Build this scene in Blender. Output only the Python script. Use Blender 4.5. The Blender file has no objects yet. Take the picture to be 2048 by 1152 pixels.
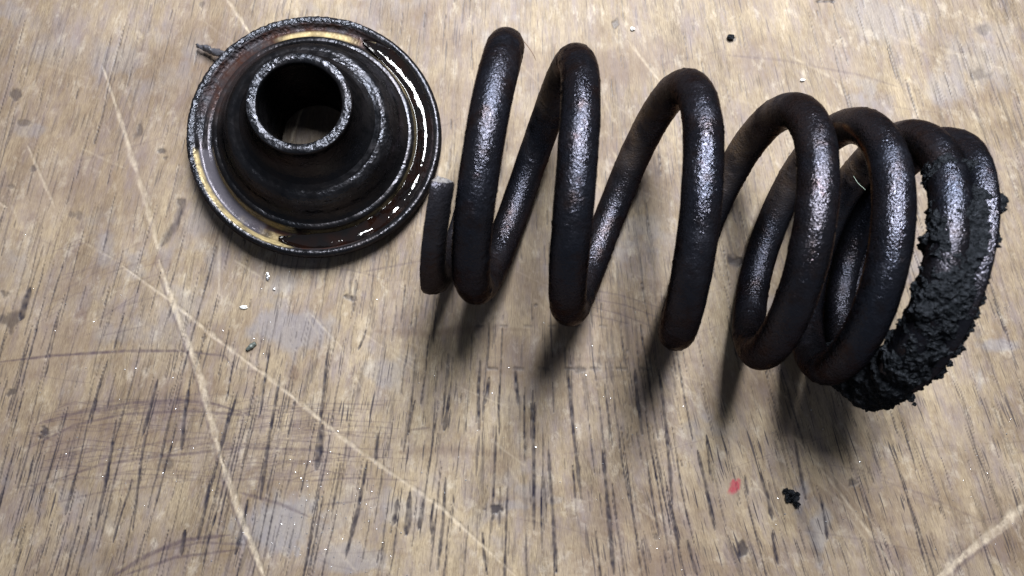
import bpy, bmesh, math, random
import numpy as np
from mathutils import Vector, Matrix, noise as mnoise
PI = math.pi
sc = bpy.context.scene
C = sc.collection
random.seed(7)
rng = np.random.default_rng(11)

# ------------------------------------------------------------------ camera, light, exposure (1 unit = 1 cm)
TILT = 0.0599
CAMZ = 10.0
FPX = 1572.7
PW, PH = 2048, 1152
cam_d = bpy.data.cameras.new('camera')
cam = bpy.data.objects.new('camera', cam_d)
C.objects.link(cam)
cam.location = (0, 0, CAMZ)
cam.rotation_euler = (TILT, 0, 0)
cam_d.sensor_width = 36
cam_d.lens = 36 * FPX / PW
cam_d.clip_start = 0.05
cam_d.clip_end = 500
cam_d.dof.use_dof = True
cam_d.dof.focus_distance = 9.3
cam_d.dof.aperture_fstop = 0.42
sc.camera = cam

world = bpy.data.worlds.new("World")
sc.world = world
world.use_nodes = True
world.node_tree.nodes['Background'].inputs[0].default_value = (0.70, 0.76, 0.88, 1)
world.node_tree.nodes['Background'].inputs[1].default_value = 0.135

def area(name, loc, target, sx, sy, power, col):
    l = bpy.data.lights.new(name, 'AREA')
    l.shape = 'RECTANGLE'; l.size = sx; l.size_y = sy
    l.energy = power; l.color = col
    o = bpy.data.objects.new(name, l); C.objects.link(o)
    o.location = loc
    d = Vector(target) - Vector(loc)
    o.rotation_euler = d.to_track_quat('-Z', 'Y').to_euler()
    return o
area('window_light', (3.2, 12.2, 18.8), (0.5, 0, 0), 5.0, 11.5, 13400, (0.96, 0.98, 1.0))

sc.view_settings.view_transform = 'Standard'
sc.view_settings.look = 'None'
sc.view_settings.exposure = 0
sc.view_settings.gamma = 1
sc.render.engine = 'CYCLES'

# position of the wire along the spring's axis at every half pi of turn
S_K = [-0.125, -0.112, -0.08, 0.02, 0.158, 0.265, 0.419, 0.620, 0.868, 1.149, 1.460, 1.782, 2.066, 2.335, 2.646, 2.971,
       3.225, 3.410, 3.573, 3.740, 3.929, 4.131, 4.297, 4.415, 4.54, 4.66, 4.74, 4.82, 4.90, 4.97, 4.985, 5.0, 5.01]
# ------------------------------------------------------------------ helpers
_ct, _st = math.cos(TILT), math.sin(TILT)
def at(px, py, z=0.0):
    """photo pixel (2048 wide) -> point on the plane of height z"""
    a = (px - PW / 2) / FPX; b = -(py - PH / 2) / FPX
    dx = a; dy = _st + b * _ct; dz = -_ct + b * _st
    t = (z - CAMZ) / dz
    return np.array([dx * t, dy * t, z])

def mesh_np(name, verts, faces, mat=None, parent=None, smooth=True):
    """verts (n,3), faces (m,4) or (m,3) index arrays -> one object"""
    me = bpy.data.meshes.new(name)
    verts = np.asarray(verts, dtype=np.float32); faces = np.asarray(faces, dtype=np.int32)
    k = faces.shape[1]
    me.vertices.add(len(verts)); me.vertices.foreach_set('co', verts.ravel())
    me.loops.add(faces.size); me.loops.foreach_set('vertex_index', faces.ravel())
    me.polygons.add(len(faces))
    me.polygons.foreach_set('loop_start', np.arange(0, faces.size, k, dtype=np.int32))
    me.polygons.foreach_set('use_smooth', np.full(len(faces), smooth, dtype=bool))
    me.update(calc_edges=True)
    me.validate()
    o = bpy.data.objects.new(name, me); C.objects.link(o)
    if mat: me.materials.append(mat)
    if parent: o.parent = parent
    return o

def add_attr(o, name, arr):
    arr = np.asarray(arr, dtype=np.float32)
    a = o.data.attributes.new(name, 'FLOAT', 'POINT')
    a.data.foreach_set('value', arr.ravel())

def thing(name, label, cat, loc=(0, 0, 0), group=None):
    o = bpy.data.objects.new(name, None); C.objects.link(o)
    o.empty_display_size = 0.2
    o.location = loc; o['label'] = label; o['category'] = cat
    if group: o['group'] = group
    return o
def tag(o, label, cat, group=None):
    o['label'] = label; o['category'] = cat
    if group: o['group'] = group
    return o

# numpy value noise (3d / 2d), smooth, range -1..1
def _hash(ix, iy, iz, seed):
    h = (ix.astype(np.int64) * 374761393 + iy.astype(np.int64) * 668265263 + iz.astype(np.int64) * 2147483647 + seed * 974634777) & 0xffffffff
    h = ((h ^ (h >> 13)) * 1274126177) & 0xffffffff
    h = (h ^ (h >> 16)) & 0xffffff
    return h / float(0xffffff) * 2 - 1
def vnoise(P, seed=0):
    P = np.asarray(P, dtype=float)
    i = np.floor(P).astype(np.int64); f = P - i
    f = f * f * (3 - 2 * f)
    r = 0
    for dx in (0, 1):
        wx = f[..., 0] if dx else 1 - f[..., 0]
        for dy in (0, 1):
            wy = f[..., 1] if dy else 1 - f[..., 1]
            if P.shape[-1] == 2:
                r = r + wx * wy * _hash(i[..., 0] + dx, i[..., 1] + dy, i[..., 0] * 0, seed)
            else:
                for dz in (0, 1):
                    wz = f[..., 2] if dz else 1 - f[..., 2]
                    r = r + wx * wy * wz * _hash(i[..., 0] + dx, i[..., 1] + dy, i[..., 2] + dz, seed)
    return r
def fbm(P, oct=4, seed=0, gain=0.5):
    P = np.asarray(P, dtype=float); a = 1.0; r = 0; n = 0
    for k in range(oct):
        r = r + a * vnoise(P * (2 ** k) + 17.3 * k, seed + k); n += a; a *= gain
    return r / n

def sstep(a, b, x):
    t = np.clip((x - a) / (b - a), 0, 1)
    return t * t * (3 - 2 * t)

# ------------------------------------------------------------------ node material helper
class NM:
    def __init__(self, name):
        self.m = bpy.data.materials.new(name); self.m.use_nodes = True
        self.t = self.m.node_tree; self.n = self.t.nodes; self.l = self.t.links
        self.b = self.n['Principled BSDF']
    def _in(self, sock, v):
        if isinstance(v, bpy.types.NodeSocket): self.l.new(v, sock)
        elif isinstance(v, (tuple, list)):
            sock.default_value = tuple(v) + (1,) if len(v) == 3 and sock.type == 'RGBA' else v
        else: sock.default_value = v
    def attr(self, name):
        a = self.n.new('ShaderNodeAttribute'); a.attribute_name = name; return a.outputs['Fac']
    def math(self, op, a, b=None, c=None, clamp=False):
        m = self.n.new('ShaderNodeMath'); m.operation = op; m.use_clamp = clamp
        for i, v in enumerate((a, b, c)):
            if v is not None: self._in(m.inputs[i], v)
        return m.outputs[0]
    def mix(self, f, a, b, mode='MIX'):
        m = self.n.new('ShaderNodeMix'); m.data_type = 'RGBA'; m.blend_type = mode
        self._in(m.inputs[0], f); self._in(m.inputs[6], a); self._in(m.inputs[7], b)
        return m.outputs[2]
    def noise(self, vec, scale, detail=3, rough=0.5, dist=0.0):
        m = self.n.new('ShaderNodeTexNoise'); self._in(m.inputs['Vector'], vec)
        m.inputs['Scale'].default_value = scale; m.inputs['Detail'].default_value = detail
        m.inputs['Roughness'].default_value = rough; m.inputs['Distortion'].default_value = dist
        return m.outputs['Fac']
    def voro(self, vec, scale, feature='F1', out='Distance'):
        m = self.n.new('ShaderNodeTexVoronoi'); m.feature = feature; self._in(m.inputs['Vector'], vec)
        m.inputs['Scale'].default_value = scale
        return m.outputs[out]
    def ramp(self, f, lo, hi, a=0.0, b=1.0):
        m = self.n.new('ShaderNodeMapRange'); m.clamp = True
        for i, v in enumerate((f, lo, hi, a, b)): self._in(m.inputs[i], v)
        return m.outputs[0]
    def obj(self):
        return self.n.new('ShaderNodeTexCoord').outputs['Object']
    def mapping(self, vec, s):
        m = self.n.new('ShaderNodeMapping'); self._in(m.inputs[0], vec); m.inputs['Scale'].default_value = s
        return m.outputs[0]
    def bump(self, h, strength, dist, normal=None):
        m = self.n.new('ShaderNodeBump'); m.inputs['Strength'].default_value = strength
        m.inputs['Distance'].default_value = dist; self._in(m.inputs['Height'], h)
        if normal is not None: self._in(m.inputs['Normal'], normal)
        return m.outputs[0]
    def set(self, **k):
        for n, v in k.items(): self._in(self.b.inputs[n.replace('_', ' ')], v)
        return self.m

# ------------------------------------------------------------------ workbench board
def build_board():
    x0, x1, y0, y1, st = -6.95, 6.95, -3.5, 4.55, 0.0125
    core_x = np.arange(x0, x1, st); core_y = np.arange(y0, y1, st)
    def ext(core, lim):
        out = []; d = 0.05; v = core[-1]
        while v < lim: v += d; d *= 1.25; out.append(v)
        out2 = []; d = 0.05; v = core[0]
        while v > -lim: v -= d; d *= 1.25; out2.append(v)
        return np.concatenate([out2[::-1], core, out])
    xs = ext(core_x, 16); ys = ext(core_y, 12)
    nx, ny = len(xs), len(ys)
    X, Y = np.meshgrid(xs, ys)
    # grain coordinates: fibres fan out towards the near edge
    xc = 0.25
    def slope(x):
        return np.where(x > xc, 0.31 * np.tanh((x - xc) / 3.0), 0.25 * np.tanh((x - xc) / 3.2))
    def dslope(x):
        return np.where(x > xc, 0.103 / np.cosh((x - xc) / 3.0) ** 2, 0.078 / np.cosh((x - xc) / 3.2) ** 2)
    wob = 0.10 * fbm(np.stack([X * 0.35, Y * 0.25], -1), 3, 5) + 0.02 * fbm(np.stack([X * 1.5, Y * 0.8], -1), 2, 6)
    U = X + Y * slope(X) + wob
    V = Y
    tone = np.zeros_like(X); pore_and_shade = np.zeros_like(X); pale = np.zeros_like(X)
    blue = np.zeros_like(X); brown = np.zeros_like(X); red = np.zeros_like(X); line = np.zeros_like(X)
    N2 = lambda sx, sy, o=4, s=0: fbm(np.stack([X * sx, Y * sy], -1), o, s)
    G2 = lambda su, sv, o=4, s=0: fbm(np.stack([U * su, V * sv], -1), o, s)
    tone += 0.35 * N2(0.6, 0.6, 5, 20) + 0.22 * N2(3.0, 2.0, 4, 19) + 0.20 * G2(3.5, 0.9, 4, 21) + 0.20 * G2(12, 1.8, 3, 22)
    # diffuse streak bands of fine pores
    fine = G2(40, 2.2, 2, 23)
    dens = sstep(-0.25, 0.35, N2(0.8, 0.6, 3, 24))
    pore_and_shade = np.maximum(pore_and_shade, 0.38 * sstep(0.36, 0.64, fine) * (0.25 + 0.75 * dens))
    fine2 = G2(26, 1.1, 2, 28)
    pore_and_shade = np.maximum(pore_and_shade, 0.38 * sstep(0.42, 0.60, fine2) * dens)
    dens_a = sstep(-0.45, 0.35, N2(0.7, 0.5, 3, 26)) * (0.55 + 0.45 * (1 - sstep(-1.2, 0.8, Y)))
    # broad stains
    blue += 0.45 * sstep(0.12, 0.5, N2(0.9, 0.9, 5, 30)) * sstep(-0.3, 0.3, N2(5, 5, 3, 31))
    brown += 0.6 * sstep(0.05, 0.5, N2(0.7, 1.4, 5, 33))

    # -- strokes painted in world space, marks of their own shape in the wood
    def stroke(A, pts, w0, w1=None, amp=1.0, soft=0.5, rough=0.25, px=True, taper=True, mode='max', z=0.0):
        P = [at(*p)[:2] if px else np.array(p, float) for p in pts]
        if px: w0 = w0 / 157.0; w1 = (w1 / 157.0) if w1 is not None else w0
        elif w1 is None: w1 = w0
        P = np.array(P); L = np.concatenate([[0], np.cumsum(np.hypot(*np.diff(P, axis=0).T))]); T = L[-1]
        wm = max(w0, w1)
        pad = wm * 2.2
        ix0 = np.searchsorted(xs, P[:, 0].min() - pad); ix1 = np.searchsorted(xs, P[:, 0].max() + pad)
        iy0 = np.searchsorted(ys, P[:, 1].min() - pad); iy1 = np.searchsorted(ys, P[:, 1].max() + pad)
        if ix1 <= ix0 or iy1 <= iy0: return
        x = X[iy0:iy1, ix0:ix1]; y = Y[iy0:iy1, ix0:ix1]
        best = np.full(x.shape, 1e9); bt = np.zeros(x.shape)
        for i in range(len(P) - 1):
            a = P[i]; d = P[i + 1] - a; dd = d @ d + 1e-12
            t = np.clip(((x - a[0]) * d[0] + (y - a[1]) * d[1]) / dd, 0, 1)
            r = np.hypot(x - a[0] - t * d[0], y - a[1] - t * d[1])
            m = r < best; best[m] = r[m]; bt[m] = ((L[i] + t * (L[i + 1] - L[i])) / T)[m]
        w = (w0 + (w1 - w0) * bt) * 0.5
        if taper: w = w * np.clip(np.minimum(bt, 1 - bt) * 5 + 0.15, 0, 1) ** 0.6
        seed = int(rng.integers(1 << 20))
        w = w * (1 + rough * 1.6 * fbm(np.stack([x * 9, y * 9], -1), 3, seed))
        v = amp * (1 - sstep(1 - soft, 1 + soft, best / np.maximum(w, 1e-4)))
        v = v * (0.8 + 0.4 * fbm(np.stack([x * 22, y * 14], -1), 2, seed + 3))
        sub = A[iy0:iy1, ix0:ix1]
        np.maximum(sub, v, out=sub)
    def grainline(px, py, L, bend=0.0):
        """short polyline that follows the fibres, from a photo pixel, L in cm"""
        a = at(px, py)[:2]; pts = [a]; n = 4
        for k in range(n):
            x, y = pts[-1]
            s = float(slope(x) / (1 + y * dslope(x)))
            d = np.array([s + bend + rng.normal(0, 0.03), -1.0]); d /= np.hypot(*d)
            pts.append(pts[-1] + d * L / n)
        return pts
    # pores: thousands of short dark dashes along the fibres
    def dash(px, py, L, w, amp):
        stroke(pore_and_shade, grainline(px, py, L), w * 0.7, w, amp=amp, soft=0.55, rough=0.45, px=False)
    for k in range(1150):
        px = rng.uniform(-60, 2110); py = rng.uniform(-60, 1200)
        lower = sstep(350, 700, py)
        if rng.random() > 0.62 + 0.38 * lower * (0.45 + 0.55 * (px < 1400)): continue
        L = rng.lognormal(-1.0, 0.65); L = min(L, 1.6)
        dash(px, py, L, rng.uniform(0.011, 0.019), rng.uniform(0.45, 0.9))
    for k in range(135):   # the stronger ones, mostly nearer the lower half
        px = rng.uniform(0, 2048) if rng.random() < 0.35 else rng.uniform(60, 1350)
        py = rng.triangular(430, 900, 1130)
        dash(px, py, rng.uniform(0.35, 1.8), rng.uniform(0.016, 0.027), rng.uniform(0.85, 1.1))
    # marked pores seen one by one
    for (ax, ay, bx, by, w) in [(978, 755, 968, 810, 7), (900, 790, 888, 862, 8), (891, 955, 875, 1140, 8), (732, 660, 716, 700, 6),
            (645, 850, 632, 940, 14), (756, 868, 750, 925, 7), (820, 985, 812, 1070, 12), (795, 1000, 786, 1050, 9), (847, 1000, 836, 1060, 9), (868, 1000, 862, 1070, 6),
            (960, 720, 958, 860, 6), (1030, 740, 1040, 820, 8), (1065, 780, 1068, 1060, 7), (1135, 735, 1163, 1000, 7), (1097, 900, 1113, 1145, 8), (1205, 900, 1228, 1150, 9),
            (1270, 740, 1285, 870, 8), (965, 1065, 975, 1152, 6), (735, 920, 690, 1120, 9), (830, 800, 815, 870, 7), (655, 700, 640, 840, 6), (560, 750, 520, 1000, 8),
            (470, 800, 440, 900, 8), (540, 690, 520, 830, 6), (315, 760, 285, 870, 7), (380, 760, 362, 900, 7), (232, 840, 190, 1060, 7), (290, 870, 265, 1060, 6),
            (215, 720, 180, 850, 6), (150, 950, 130, 1030, 6), (370, 1060, 362, 1110, 10), (420, 960, 395, 1080, 8), (495, 1000, 470, 1110, 7), (60, 576, 40, 640, 16),
            (1318, 740, 1345, 1010, 7), (1395, 900, 1430, 1060, 8), (1490, 950, 1496, 990, 5), (1520, 945, 1545, 1040, 8), (1590, 880, 1612, 1000, 7), (1412, 870, 1420, 950, 5),
            (1640, 990, 1655, 1080, 6), (1338, 1000, 1358, 1090, 6), (1375, 1080, 1395, 1152, 6), (1545, 1060, 1556, 1130, 6), (1600, 600, 1602, 640, 5)]:
        stroke(pore_and_shade, [(ax, ay), ((ax + bx) / 2 + rng.uniform(-3, 3), (ay + by) / 2), (bx, by)], w * 0.8, w, amp=1.0, soft=0.45, rough=0.4)
    # row of small staple-like dents
    for i, x in enumerate([985, 1037, 1088, 1139, 1190, 1243, 1292]):
        stroke(pore_and_shade, [(x - 8, 737), (x + 8, 738)], 7, amp=0.6, soft=0.6, taper=False)
        stroke(pore_and_shade, [(x + 5, 738), (x + 6 + i, 690)], 3, amp=0.5)
    for i, x in enumerate([960, 1007, 1056, 1104, 1155, 1206]):
        stroke(pore_and_shade, [(x - 6, 652), (x + 6, 652)], 5, amp=0.5, soft=0.6, taper=False)
    stroke(pore_and_shade, [(688, 592), (712, 600)], 10, amp=0.8); stroke(pore_and_shade, [(700, 560), (700, 592)], 5, amp=0.7); stroke(pore_and_shade, [(712, 560), (708, 600)], 6, amp=0.7)
    # thin dark curved scratches
    arcs = [([(0, 724), (100, 712), (250, 702), (360, 702), (450, 712), (465, 735)], 5, .85),
            ([(80, 845), (160, 825), (260, 806), (360, 800), (430, 808), (500, 830)], 6, .8),
            ([(60, 895), (150, 850), (250, 828), (380, 822), (560, 835)], 5, .7),
            ([(110, 830), (200, 822), (300, 808), (400, 804)], 4, .6),
            ([(110, 960), (200, 930), (300, 915), (400, 905), (480, 895), (620, 900), (700, 912)], 6, .7),
            ([(150, 905), (260, 895), (350, 880), (460, 872)], 4, .45), ([(90, 1010), (200, 985), (330, 970)], 4, .4),
            ([(230, 1150), (300, 1108), (370, 1080), (460, 1070)], 9, .8), ([(250, 1150), (350, 1115), (470, 1100)], 6, .7),
            ([(330, 1100), (400, 1085), (500, 1090)], 5, .6), ([(480, 985), (560, 1008), (620, 1035)], 7, .6),
            ([(600, 860), (660, 862), (720, 872)], 4, .6), ([(430, 700), (480, 740), (520, 745)], 4, .3),
            ([(820, 860), (860, 855)], 4, .5), ([(480, 960), (560, 950), (600, 945)], 4, .4), ([(640, 1010), (700, 1005), (760, 995)], 4, .5),
            ([(1600, 1060), (1700, 1075), (1830, 1100), (1950, 1140)], 4, .3), ([(1760, 960), (1850, 990), (1980, 1050)], 4, .35),
            ([(1450, 110), (1560, 120), (1720, 150), (1800, 175)], 5, .35), ([(1320, 130), (1450, 100)], 4, .2),
            ([(1660, 930), (1720, 940), (1790, 960)], 4, .3), ([(1170, 595), (1250, 610), (1330, 640)], 3, .6), ([(1175, 612), (1240, 628), (1310, 655)], 3, .55),
            ([(1185, 630), (1260, 648)], 3, .5), ([(1150, 575), (1240, 590), (1340, 622)], 3, .5), ([(720, 545), (800, 530), (850, 520)], 4, .45),
            ([(560, 530), (700, 540), (780, 560)], 3, .4)]
    for p, w, a in arcs: stroke(line, p, w, amp=a, soft=0.7, rough=0.3)
    for k in range(110):    # faint families of turning scratches
        cx = rng.uniform(20, 620); cy = rng.uniform(790, 960); Ls = rng.uniform(60, 260); b = rng.uniform(4, 22)
        stroke(line, [(cx, cy + b), (cx + Ls * .5, cy - rng.uniform(0, 5)), (cx + Ls, cy + b * .3)], rng.uniform(2, 3.6), amp=rng.uniform(.2, .65), soft=0.8)
    for k in range(26):
        cx = rng.uniform(0, 260); cy = rng.uniform(500, 680)
        stroke(line, [(cx, cy), (cx + 90, cy - rng.uniform(20, 60))], rng.uniform(2, 3.5), amp=rng.uniform(.15, .4), soft=0.8)
    for k in range(60):
        cx = rng.uniform(0, 2048); cy = rng.uniform(0, 1152); th = rng.uniform(-0.5, 0.5); Ls = rng.uniform(40, 220)
        stroke(line, [(cx, cy), (cx + Ls * .5, cy + Ls * .5 * math.sin(th) + rng.uniform(-6, 6)), (cx + Ls, cy + Ls * math.sin(th))], rng.uniform(2, 3.2), amp=rng.uniform(.1, .35), soft=0.8)
    # fuzzy oil smears across the fibres
    for p, w, a in [([(750, 662), (860, 668), (960, 655), (1060, 660)], 16, .8), ([(800, 905), (880, 899), (1000, 908), (1060, 915)], 18, .8),
            ([(1000, 1000), (1130, 978), (1260, 978), (1370, 995), (1420, 1050)], 26, .55), ([(1130, 720), (1300, 722), (1420, 720)], 16, .45),
            ([(580, 850), (640, 860)], 20, .4), ([(860, 560), (980, 600)], 40, .3), ([(700, 900), (760, 945)], 30, .3), ([(1490, 740), (1600, 900)], 40, .35)]:
        stroke(brown, p, w, amp=a, soft=0.95)
    # pale cuts that lay bare fresh wood
    for p, w0, w1, a in [([(245, 532), (340, 600), (450, 690), (560, 772), (690, 880), (760, 930), (880, 1012), (1035, 1155)], 9, 7, .62),
            ([(318, 520), (352, 622), (370, 668), (395, 735), (418, 820), (436, 890), (446, 935)], 12, 17, .85), ([(446, 928), (470, 1000), (492, 1060), (512, 1110), (532, 1160)], 17, 11, .95),
            ([(205, 130), (245, 250), (285, 380), (316, 495)], 7, 15, .6), ([(55, 290), (90, 370), (110, 415)], 6, 6, .55), ([(0, 405), (14, 415)], 7, 4, .7),
            ([(440, 470), (438, 590)], 8, 6, .4), ([(455, 0), (480, 35), (500, 66)], 9, 6, .8), ([(275, 60), (283, 75)], 9, 9, .4),
            ([(1588, 872), (1680, 985), (1752, 1085), (1806, 1160)], 7, 6, .6), ([(1600, 880), (1690, 975), (1770, 1075)], 4, 3, .5),
            ([(2060, 1000), (1990, 1062), (1930, 1110), (1860, 1170)], 24, 18, .8), ([(1255, 80), (1322, 165)], 8, 6, .6), ([(1490, 940), (1560, 1030)], 5, 4, .4),
            ([(620, 625), (680, 690), (730, 790)], 5, 4, .35), ([(720, 660), (830, 740)], 4, 4, .3), ([(215, 1020), (222, 1080)], 16, 22, .3), ([(470, 520), (520, 552)], 6, 8, .5),
            ([(160, 480), (250, 530)], 6, 4, .3), ([(900, 1035), (990, 1110)], 4, 4, .3), ([(1700, 60), (1745, 66)], 20, 24, .35), ([(1880, 95), (2000, 135)], 14, 10, .3),
            ([(1780, 70), (1900, 120)], 12, 10, .3), ([(1340, 735), (1390, 790)], 5, 4, .4), ([(583, 282), (607, 205)], 7, 5, 1.2)]:
        stroke(pale, p, w0 * .78, w1 * .78, amp=a, soft=0.65, rough=0.55)
    stroke(line, [(309, 524), (343, 624), (361, 670), (386, 737), (408, 822), (427, 892), (437, 937), (461, 1002), (483, 1062), (503, 1112), (523, 1160)], 5, amp=.6, soft=.9)  # shadow side of the long cut, painted as a dark edge
    stroke(line, [(1995, 1072), (1935, 1120), (1880, 1165)], 8, amp=.5, soft=.9)  # painted shadow side of the wide cut at lower right
    pale_groove = pale.copy()
    for k in range(150):
        cx = rng.uniform(0, 2048); cy = rng.uniform(0, 1152); th = rng.uniform(0.2, 1.3); Ls = rng.uniform(15, 130)
        stroke(pale, [(cx, cy), (cx + Ls * math.cos(th), cy + Ls * math.sin(th))], rng.uniform(2, 5), amp=rng.uniform(.1, .35), soft=0.8)
    # blue-grey grime patches and ink-like blots
    def blot(A, px, py, rx, ry, amp, rough=0.7, rot=0.0, soft=0.6):
        c = at(px, py)[:2]; rx /= 157.; ry /= 157.
        R = max(rx, ry) * 2
        ix0, ix1 = np.searchsorted(xs, [c[0] - R, c[0] + R]); iy0, iy1 = np.searchsorted(ys, [c[1] - R, c[1] + R])
        if ix1 <= ix0 or iy1 <= iy0: return
        x = X[iy0:iy1, ix0:ix1] - c[0]; y = Y[iy0:iy1, ix0:ix1] - c[1]
        a, b = math.cos(rot), math.sin(rot)
        d = np.hypot((x * a + y * b) / rx, (-x * b + y * a) / ry)
        s = int(rng.integers(1 << 20))
        d = d + rough * fbm(np.stack([x, y], -1) * (1.6 / max(rx, ry)) + 7, 4, s) + 0.35 * rough * fbm(np.stack([x * 18, y * 7], -1), 3, s + 9)
        v = amp * (1 - sstep(1 - soft, 1.0, d))
        np.maximum(A[iy0:iy1, ix0:ix1], v, out=A[iy0:iy1, ix0:ix1])
    for b in [(590, 660, 90, 50, .75), (560, 1060, 110, 70, .85), (700, 1120, 80, 40, .6), (780, 1020, 50, 40, .5), (780, 740, 60, 40, .5), (570, 570, 60, 30, .55),
              (1020, 1010, 60, 14, .5), (1100, 1000, 30, 14, .4), (620, 520, 80, 30, .5), (340, 680, 60, 30, .3), (560, 620, 40, 40, .4), (1900, 180, 50, 60, .5),
              (1780, 40, 120, 50, .4), (1960, 120, 80, 80, .4), (1640, 560, 60, 90, .3), (1990, 690, 70, 16, .7), (1960, 760, 14, 70, .6), (1640, 1060, 26, 70, .8), (1600, 1000, 20, 40, .7),
              (100, 100, 120, 60, .3), (230, 120, 60, 60, .35), (1150, 480, 60, 40, .3), (60, 260, 50, 20, .4), (2000, 60, 60, 30, .3)]:
        blot(blue, *b)
    for b in [(993, 1018, 20, 12, .9), (1468, 522, 22, 16, .8), (30, 190, 14, 16, .6), (66, 338, 10, 9, .6), (45, 245, 22, 9, .5), (22, 372, 12, 6, .5), (278, 260, 14, 24, .6), (325, 302, 12, 7, .7), (330, 316, 6, 5, .5),
              (90, 863, 14, 18, .8), (336, 930, 14, 16, .5), (20, 640, 22, 26, .6), (22, 785, 12, 10, .7), (8, 590, 12, 8, .6), (406, 676, 7, 5, .7), (430, 675, 5, 4, .4), (1640, 560, 9, 8, .5),
              (1312, 1075, 12, 8, .5), (1486, 1100, 12, 20, .8), (1705, 966, 10, 14, .6), (1230, 48, 8, 14, .7), (1652, 3, 22, 5, .8), (1460, 78, 14, 9, .7), (1965, 60, 20, 14, .4), (1960, 150, 24, 18, .4),
              (1160, 740, 14, 10, .6), (1590, 610, 10, 8, .4), (150, 430, 16, 10, .4), (404, 8, 8, 8, .5), (1070, 610, 7, 5, .8), (1520, 525, 10, 12, .4), (860, 470, 10, 12, .35), (1030, 120, 10, 8, .3)]:
        blot(pore_and_shade, *b)
    blot(pore_and_shade, 590, 250, 105, 80, .5, rough=.3)  # shade at the bottom of the cap's bore, painted onto the board
    stroke(pore_and_shade, [(368, 400), (352, 445), (322, 492)], 14, amp=.85, soft=.8); stroke(pore_and_shade, [(355, 400), (366, 412)], 16, amp=.8, soft=.8)
    stroke(pore_and_shade, [(1590, 1010), (1620, 1060), (1640, 1130)], 24, 18, amp=.5, soft=.95)
    for b in [(590, 748, 18, 15, .9), (162, 632, 16, 16, .8), (196, 196, 16, 20, .6), (330, 925, 30, 22, .6), (1195, 60, 18, 20, .5), (130, 545, 20, 12, .3), (60, 60, 80, 60, .4), (500, 760, 80, 30, .3)]:
        blot(brown, *b)
    for b in [(130, 250, 430, 330, .55), (120, 900, 340, 260, .45), (1830, 1020, 300, 150, .45), (760, 640, 120, 60, .25), (1250, 1130, 200, 60, .3), (600, 1000, 200, 120, .25)]:
        blot(brown, *b, soft=0.95)
    for kx in (1.5, 3.5, 5.5, 7.5, 9.5, 11.5, 13.5):  # contact shade where each coil touches the board, painted into its colour
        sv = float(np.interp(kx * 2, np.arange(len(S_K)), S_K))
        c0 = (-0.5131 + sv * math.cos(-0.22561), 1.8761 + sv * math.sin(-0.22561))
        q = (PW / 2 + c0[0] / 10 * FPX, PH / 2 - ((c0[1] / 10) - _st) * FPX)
        blot(brown, q[0], q[1] + 8, 34, 26, .9); blot(pore_and_shade, q[0], q[1] + 4, 16, 14, .55)
    blot(red, 1468, 971, 13, 18, 0.9, rough=0.6, soft=0.6)
    blot(red, 905, 470, 4, 12, 0.5)

    # relief
    Z = 0.006 * N2(0.8, 0.8, 3, 50) + 0.0020 * G2(30, 2.5, 3, 51) + 0.0012 * N2(28, 28, 2, 52)
    Z = Z - 0.016 * pore_and_shade ** 1.3 - 0.011 * pale_groove * (0.6 + 0.8 * (N2(14, 9, 3, 55) + .5)) - 0.002 * line
    edge = (X < x0) | (X > x1 - st) | (Y < y0) | (Y > y1 - st)
    Z[edge] = 0
    V3 = np.stack([X, Y, Z], -1).reshape(-1, 3)
    idx = np.arange(nx * ny).reshape(ny, nx)
    Fq = np.stack([idx[:-1, :-1], idx[:-1, 1:], idx[1:, 1:], idx[1:, :-1]], -1).reshape(-1, 4)
    # skirt: the board has a thickness
    n0 = len(V3)
    ring = np.concatenate([idx[0, :], idx[1:, -1], idx[-1, -2::-1], idx[-2:0:-1, 0]])
    low = V3[ring].copy(); low[:, 2] = -2.5
    V3 = np.concatenate([V3, low]); m = len(ring)
    k = np.arange(m); kn = (k + 1) % m
    skirt = np.stack([ring[k], n0 + k, n0 + kn, ring[kn]], -1)
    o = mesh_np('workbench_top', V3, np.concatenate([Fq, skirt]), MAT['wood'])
    o['kind'] = 'structure'
    padm = lambda a, v=0.0: np.concatenate([a.ravel(), np.full(m, v)])
    for nme, a in (('tone', tone), ('pore_and_shade', pore_and_shade), ('pale', pale), ('blue', blue), ('brown', brown), ('red', red), ('line', line), ('grain_u', U), ('grain_v', V), ('dens', dens_a)):
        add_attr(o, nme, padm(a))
    return o

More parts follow.
